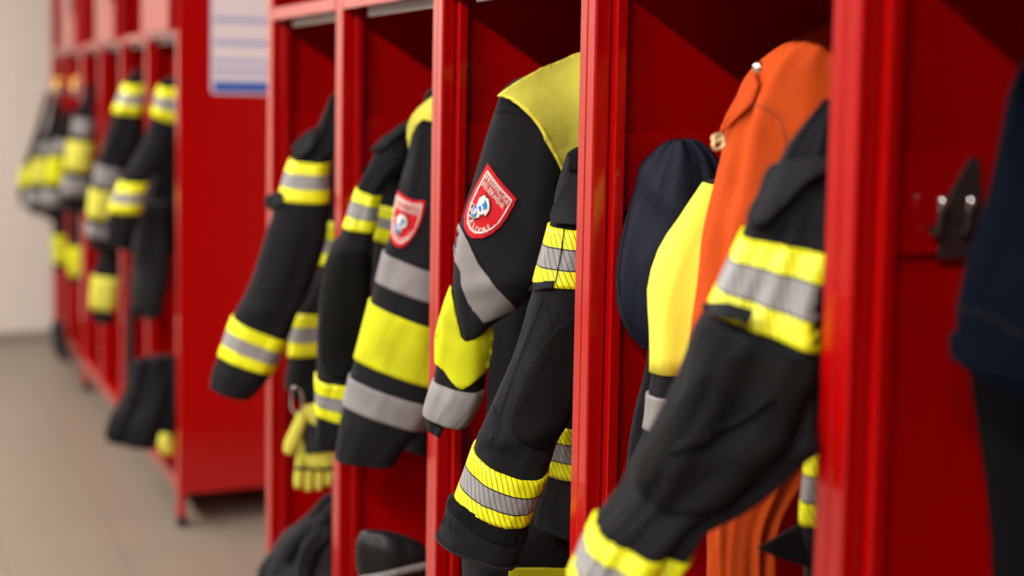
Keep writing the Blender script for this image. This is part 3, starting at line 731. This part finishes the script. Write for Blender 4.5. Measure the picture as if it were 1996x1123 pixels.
bm = bmesh.new(); p = atY(1476, 132, bay(3, .36)); bmesh.ops.create_uvsphere(bm, u_segments=20, v_segments=12, radius=.0055, matrix=Matrix.Translation(p) @ Matrix.Diagonal((.6, 1, 1, 1)))
me = bpy.data.meshes.new('stud'); bm.to_mesh(me); bm.free(); link('stud', me, STEEL, t, True)
for P in (((1402, 262), (1398, 275)), ((1404, 270), (1398, 290))):
    pa, pb = atY(*P[0], bay(3, .43)), atY(*P[1], bay(3, .43))
    rows = []
    for k in range(13):
        a = 2*math.pi*k/12; c = (pa+pb)/2; ax = (pb-pa)/2; sd = rt*.0055
        q = c+ax*math.cos(a)*1.1+sd*math.sin(a); nrm = (q-c).normalized()
        rows.append([q+(nrm*math.cos(b)-fw*math.sin(b))*.0018 for b in [2*math.pi*j/8 for j in range(8)]])
    tag(link('clasp', grid_mesh('clasp', rows, True), BRASS, t, True), 'brass clasp ring')

t = g('firefighter_jacket', 3, 'black jacket in front of the orange one, with the largest blurred hatched sleeve', y=bay(3, .22))
body = Tube([(1600, 205, 1700, 190, 3), (1580, 300, 1780, 300, 10), (1575, 500, 1800, 500, 14), (1576, 700, 1800, 700, 14), (1572, 868, 1790, 868, 12), (1558, 1018, 1780, 1018, 12), (1562, 1120, 1770, 1120, 12), (1566, 1240, 1760, 1240, 12)], bay(3, .20), .5, .05, .006, 60, 4)
bo = tube_obj('torso', body, CLOTH, t)
band_obj('reflective_band', body, 4, 5, BAND, bo, .003)
sl = Tube([(1612, 196, 1650, 205, 2), (1548, 266, 1690, 280, 8), (1508, 332, 1715, 350, 12), (1462, 400, 1722, 430, 16), (1446, 448, 1716, 492, 20), (1380, 585, 1680, 690, 30), (1362, 612, 1660, 730, 30), (1330, 690, 1612, 800, 28), (1290, 780, 1572, 880, 24), (1222, 915, 1490, 962, 26), (1176, 996, 1386, 1030, 30), (1163, 1014, 1345, 1085, 32), (1112, 1135, 1270, 1200, 32), (1085, 1180, 1240, 1255, 30), (1065, 1215, 1220, 1290, 26)],
          bay(3, .12), .6, .085, .0065, 61, 5, lf=.003, creases=((7.0, .5, .008, .6), (8.3, .35, .007, -.7), (9.6, .3, -.006, .4)))
so = tube_obj('sleeve', sl, CLOTH, t, N=84, step=.006)
band_obj('reflective_band', sl, 4, 5, BAND, so, .0035, k=14)
band_obj('reflective_band', sl, 11, 12, BAND, so, .0035, k=14)
tag(drape('shoulder_flap', [so, bo], fill(smooth_poly([(1500, 322), (1560, 312), (1612, 308), (1612, 330), (1570, 356), (1545, 385), (1520, 408), (1492, 432), (1465, 436), (1455, 420), (1475, 380)], 3), 8), CLOTH2, t, .014, .006, keep=True, sm=20), 'dark pocket flap')
drape('elbow_pad', [so], fill(smooth_poly([(1420, 700), (1500, 690), (1575, 720), (1560, 800), (1530, 880), (1480, 940), (1400, 990), (1310, 1000), (1252, 960), (1250, 900), (1300, 830), (1350, 750)], 4), 9), PAD, so, .004, .003)
seam('seam', [so], [(1540, 480), (1534, 560), (1530, 630)], SEAM, so, 3)
drape('band_tab', [so], fill([(1366, 604), (1372, 590), (1420, 590), (1470, 604), (1462, 628), (1400, 616)], 6), CLOTH2, so, .012, .004, keep=True, sm=8, lift=.006)
drape('fold', [so], fill(smooth_poly([(1310, 880), (1370, 850), (1440, 818), (1500, 780), (1502, 788), (1440, 832), (1375, 862), (1316, 892)], 3), 8), PAD, so, .0075, .005)
fl = Tube([(1478, 1068, 1500, 1080, 1), (1510, 1050, 1530, 1092, 2), (1560, 1020, 1575, 1105, 2), (1600, 1000, 1600, 1120, 2)], bay(3, .25), .4, .02, .002, 63, 8)
tube_obj('jacket_flap', fl, CLOTH, t, N=32, hollow=False)

# --- nearest bay
t = g('navy_fleece', 4, 'navy fleece jacket at the right edge, beside the bare double coat hook', y=bay(4, .60))
nf = Tube([(1992, 128, 2080, 100, 3), (1962, 190, 2250, 180, 14), (1930, 320, 2350, 330, 18), (1896, 430, 2360, 440, 18), (1868, 510, 2360, 520, 18), (1850, 590, 2350, 600, 18), (1849, 650, 2340, 680, 20), (1857, 690, 2320, 760, 40), (1866, 700, 2300, 790, 44)], bay(4, .62), .45, .07, .006, 70, 4)
no = tube_obj('torso', nf, NAVYF, t, N=80)
seam('seam', [no], [(1852, 600), (1890, 604), (1945, 625), (2000, 660)], SEAM, no, 7)
band_obj('waistband', nf, 6.0, 6.9, NAVYF, no, .006)
t = g('dark_trousers', 4, 'black trousers hanging under the navy fleece at the right edge', 'trousers', y=bay(4, .64))
tr = Tube([(1880, 660, 2200, 680, 4), (1884, 740, 2260, 760, 10), (1898, 830, 2260, 850, 12), (1912, 920, 2250, 940, 12), (1924, 1010, 2240, 1030, 12), (1932, 1123, 2230, 1140, 12), (1942, 1300, 2200, 1320, 12)], bay(4, .80), .35, .04, .007, 71, 4)
tube_obj('leg', tr, mat('deep_black_cloth', (.0025, .0024, .0032), .9, .1), t)

# ------------------------------------------------------------------ garments in the far bays
def far_y(k, f=.5): return YC+PW+k*W+(PW+.004 if k >= 4 else 0)+(W-PW)*f
def far_lim(k):
    global YLIM
    YLIM = (far_y(k, 0)+.012, far_y(k, 1)-.014)
def far_jacket(k, f, label, st, bands=(), torso=None, group=None, amp=.004):
    far_lim(k)
    y = far_y(k, f); t = empty('firefighter_jacket', (D+.1, y, H-.4), label, 'jacket', group)
    T = Tube(st, y, .6, .08, amp, 80+k, 5)
    o = tube_obj('sleeve', T, CLOTH, t, N=36, step=.015)
    for a, b, m in bands: band_obj({GREY: 'reflective_band', BANDF: 'reflective_band', YEL: 'yellow_band', YOKE: 'yellow_band', PALEY: 'yellow_band'}[m], T, a, b, m, o, .004, N=40, k=4)
    if torso:
        tube_obj('torso', Tube(torso, far_y(k, min(.9, f+.3)), .5, .08, .006, 90+k, 5), CLOTH, t, N=36, step=.02)
    return t
far_jacket(0, .45, 'black jacket in the near bay of the back lockers, two bright bands on its sleeve',
    [(334, 150, 352, 150, 2), (311, 168, 350, 168, 4), (297, 222, 348, 238, 6), (284, 262, 344, 272, 6), (262, 308, 325, 318, 6), (236, 353, 286, 355, 4), (214, 412, 274, 414, 4), (208, 450, 262, 455, 4), (212, 478, 254, 486, 3)],
    [(1, 2, BANDF), (5, 6, BANDF)], [(318, 236, 352, 236, 3), (298, 300, 352, 300, 4), (282, 380, 352, 380, 5), (256, 440, 350, 440, 6), (250, 490, 348, 492, 6)])
far_jacket(1, .45, 'black jacket in the second back bay, pale yellow and grey bands below a bright one',
    [(258, 138, 276, 138, 2), (243, 163, 278, 163, 3), (221, 217, 277, 222, 4), (206, 262, 272, 272, 5), (190, 318, 240, 330, 4), (183, 358, 232, 366, 4), (178, 366, 228, 372, 4), (171, 420, 218, 430, 4), (170, 432, 215, 440, 4), (169, 458, 212, 466, 4), (174, 482, 214, 488, 3)],
    [(1, 2, BANDF), (4, 5, GREY), (6, 7, YOKE), (8, 9, GREY)], [(250, 240, 282, 240, 3), (236, 330, 282, 330, 4), (222, 430, 280, 430, 5), (216, 470, 276, 474, 5)])
far_jacket(3, .45, 'black jacket in the fourth back bay, grey bands above and below dull yellow',
    [(168, 165, 182, 165, 2), (158, 200, 182, 202, 3), (146, 228, 181, 230, 3), (140, 262, 181, 266, 3), (133, 272, 181, 276, 3), (128, 330, 176, 336, 3), (125, 342, 174, 348, 3), (121, 378, 170, 382, 3), (124, 408, 168, 412, 3)],
    [(2, 3, GREY), (4, 5, YOKE), (6, 7, GREY)], [(168, 240, 184, 240, 2), (156, 330, 184, 330, 3), (150, 395, 182, 395, 3)])
far_jacket(4, .5, 'black jacket in the fifth bay of the back lockers, with a bright yellow band',
    [(128, 215, 144, 215, 2), (116, 250, 142, 255, 3), (108, 270, 138, 273, 3), (103, 297, 136, 299, 3), (97, 303, 133, 305, 3), (90, 356, 127, 360, 3), (86, 366, 124, 370, 3), (82, 398, 118, 402, 3), (88, 424, 116, 426, 3)],
    [(2, 3, GREY), (4, 5, YEL), (6, 7, GREY)], [(124, 260, 146, 260, 2), (116, 340, 146, 340, 3), (112, 400, 142, 402, 3)])
far_jacket(5, .35, 'black jacket in the farthest bay, its pale yellow band against the wall',
    [(100, 200, 118, 200, 2), (94, 240, 116, 244, 3), (82, 274, 108, 278, 3), (76, 298, 104, 302, 3), (68, 306, 98, 308, 3), (60, 356, 92, 360, 3), (54, 368, 88, 372, 3), (48, 396, 84, 400, 3), (60, 414, 84, 416, 3)],
    [(2, 3, GREY), (4, 5, YOKE), (6, 7, GREY)], [(104, 250, 120, 250, 2), (98, 330, 120, 330, 3), (96, 395, 118, 396, 3)])
far_jacket(5, .85, 'last black jacket by the wall, only a sliver of yellow showing',
    [(90, 180, 100, 180, 1), (76, 230, 90, 232, 2), (58, 290, 76, 294, 2), (46, 322, 64, 326, 2), (37, 362, 56, 366, 2), (36, 378, 54, 382, 2), (42, 400, 58, 402, 2)], [(3, 4, YEL)], amp=.002)

def helmet(k, f, x, y, r, label):
    far_lim(k)
    Yh = far_y(k, f); t = empty('firefighter_helmet', atY(x, y+r, Yh), label, 'helmet', 'amber helmets on the far bays')
    T = Tube([(x-r*.6, y-r*.85, x+r*.6, y-r*.85, 1), (x-r*.95, y-r*.35, x+r*.95, y-r*.35, 2), (x-r, y+r*.3, x+r, y+r*.3, 3), (x-r*.95, y+r*.75, x+r*.95, y+r*.75, 3)], Yh, .95, .12, 0, 1)
    tube_obj('shell', T, AMBER, t, N=32, step=.02)
    B = Tube([(x-r*1.05, y+r*.6, x+r*1.05, y+r*.6, 3), (x-r*1.25, y+r*.95, x+r*1.1, y+r*.95, 4)], Yh, .95, .14, 0, 1)
    tube_obj('brim', B, BLACK, t, N=32, step=.02, dome=False)
    return t
helmet(5, .3, 116, 170, 13, 'amber helmet hanging high in the farthest bay by the wall')
helmet(4, .4, 150, 170, 12, 'amber helmet hanging high in the fifth bay of the back lockers')

def far_leg(k, f, label, st, band, m, name='firefighter_trousers', cat='trousers', base=None):
    far_lim(k)
    y = far_y(k, f); t = empty(name, (D+.1, y, .6), label, cat)
    T = Tube(st, y, .6, .07, .004, 95+k, 6); o = tube_obj('leg', T, base or CLOTH, t, N=32, step=.02)
    if band: tag(band_obj('yellow_band', T, band[0], band[1], m, o, .004, N=36, k=4), 'yellow band')
    return t
far_leg(5, .5, 'black trousers with a dull yellow band below the farthest jackets', [(104, 405, 126, 405, 2), (103, 456, 131, 458, 3), (104, 510, 130, 512, 3), (106, 524, 128, 526, 2)], (1, 2), YEL)
far_leg(4, .5, 'black trousers with a yellow band in the fifth bay of the back lockers', [(138, 405, 158, 405, 2), (134, 478, 163, 480, 3), (134, 536, 162, 538, 3), (136, 548, 160, 550, 2)], (1, 2), YEL)
far_leg(1, .6, 'black trousers with a broad pale yellow cuff in the second back bay', [(198, 470, 232, 470, 2), (190, 510, 232, 512, 3), (182, 536, 232, 540, 3), (177, 600, 224, 606, 4), (182, 626, 222, 632, 3)], (2, 3), YOKE)
far_leg(0, .6, 'charcoal trousers hanging below the jacket in the near back bay', [(270, 400, 326, 400, 3), (262, 460, 330, 460, 3), (256, 520, 332, 520, 4), (254, 590, 320, 596, 5), (262, 614, 310, 620, 4)], None, None, base=CLOTH2)
far_leg(0, .55, 'narrow dark strap hanging in the near back bay above the black bundle', [(250, 600, 266, 600, 1), (248, 640, 262, 640, 1), (245, 700, 262, 700, 2), (246, 790, 262, 790, 2)], None, None, name='hanging_strap', cat='strap', base=CLOTH2)
far_lim(0); yb = far_y(0, .35); t = empty('coat_bundle', (D, yb, .35), 'black coat bundled at the foot of the near back bay, spilling over the rail', 'coat')
T = Tube([(264, 706, 342, 698, 2), (254, 735, 350, 725, 4), (238, 775, 350, 770, 8), (216, 812, 342, 818, 8), (204, 842, 328, 856, 8), (216, 862, 288, 874, 4)], yb, .6, .11, .016, 99, 8, lf=.012)
tube_obj('cloth', T, CLOTH, t, N=48, step=.012, hollow=False)
yb = far_y(0, .12); t = empty('work_glove', atY(320, 885, yb), 'dull yellow work glove on the rail beside the black bundle', 'glove')
T = Tube([(312, 846, 334, 850, 1), (308, 866, 338, 868, 2), (314, 884, 336, 888, 1)], yb, .6, .03, .003, 101, 12)
tube_obj('palm', T, YOKE, t, N=24, hollow=False)
YLIM = None; yb = 6.48; t = empty('rubber_boot', (D-.1, yb, 0), 'black boot on the floor in front of the farthest bay', 'boot')
T = Tube([(100, 628, 126, 628, 1), (100, 655, 130, 658, 2), (104, 680, 136, 688, 2), (116, 700, 142, 706, 2)], yb, .8, .06, .002, 103, 6)
tube_obj('shaft', T, BLACK, t, N=24, hollow=False)
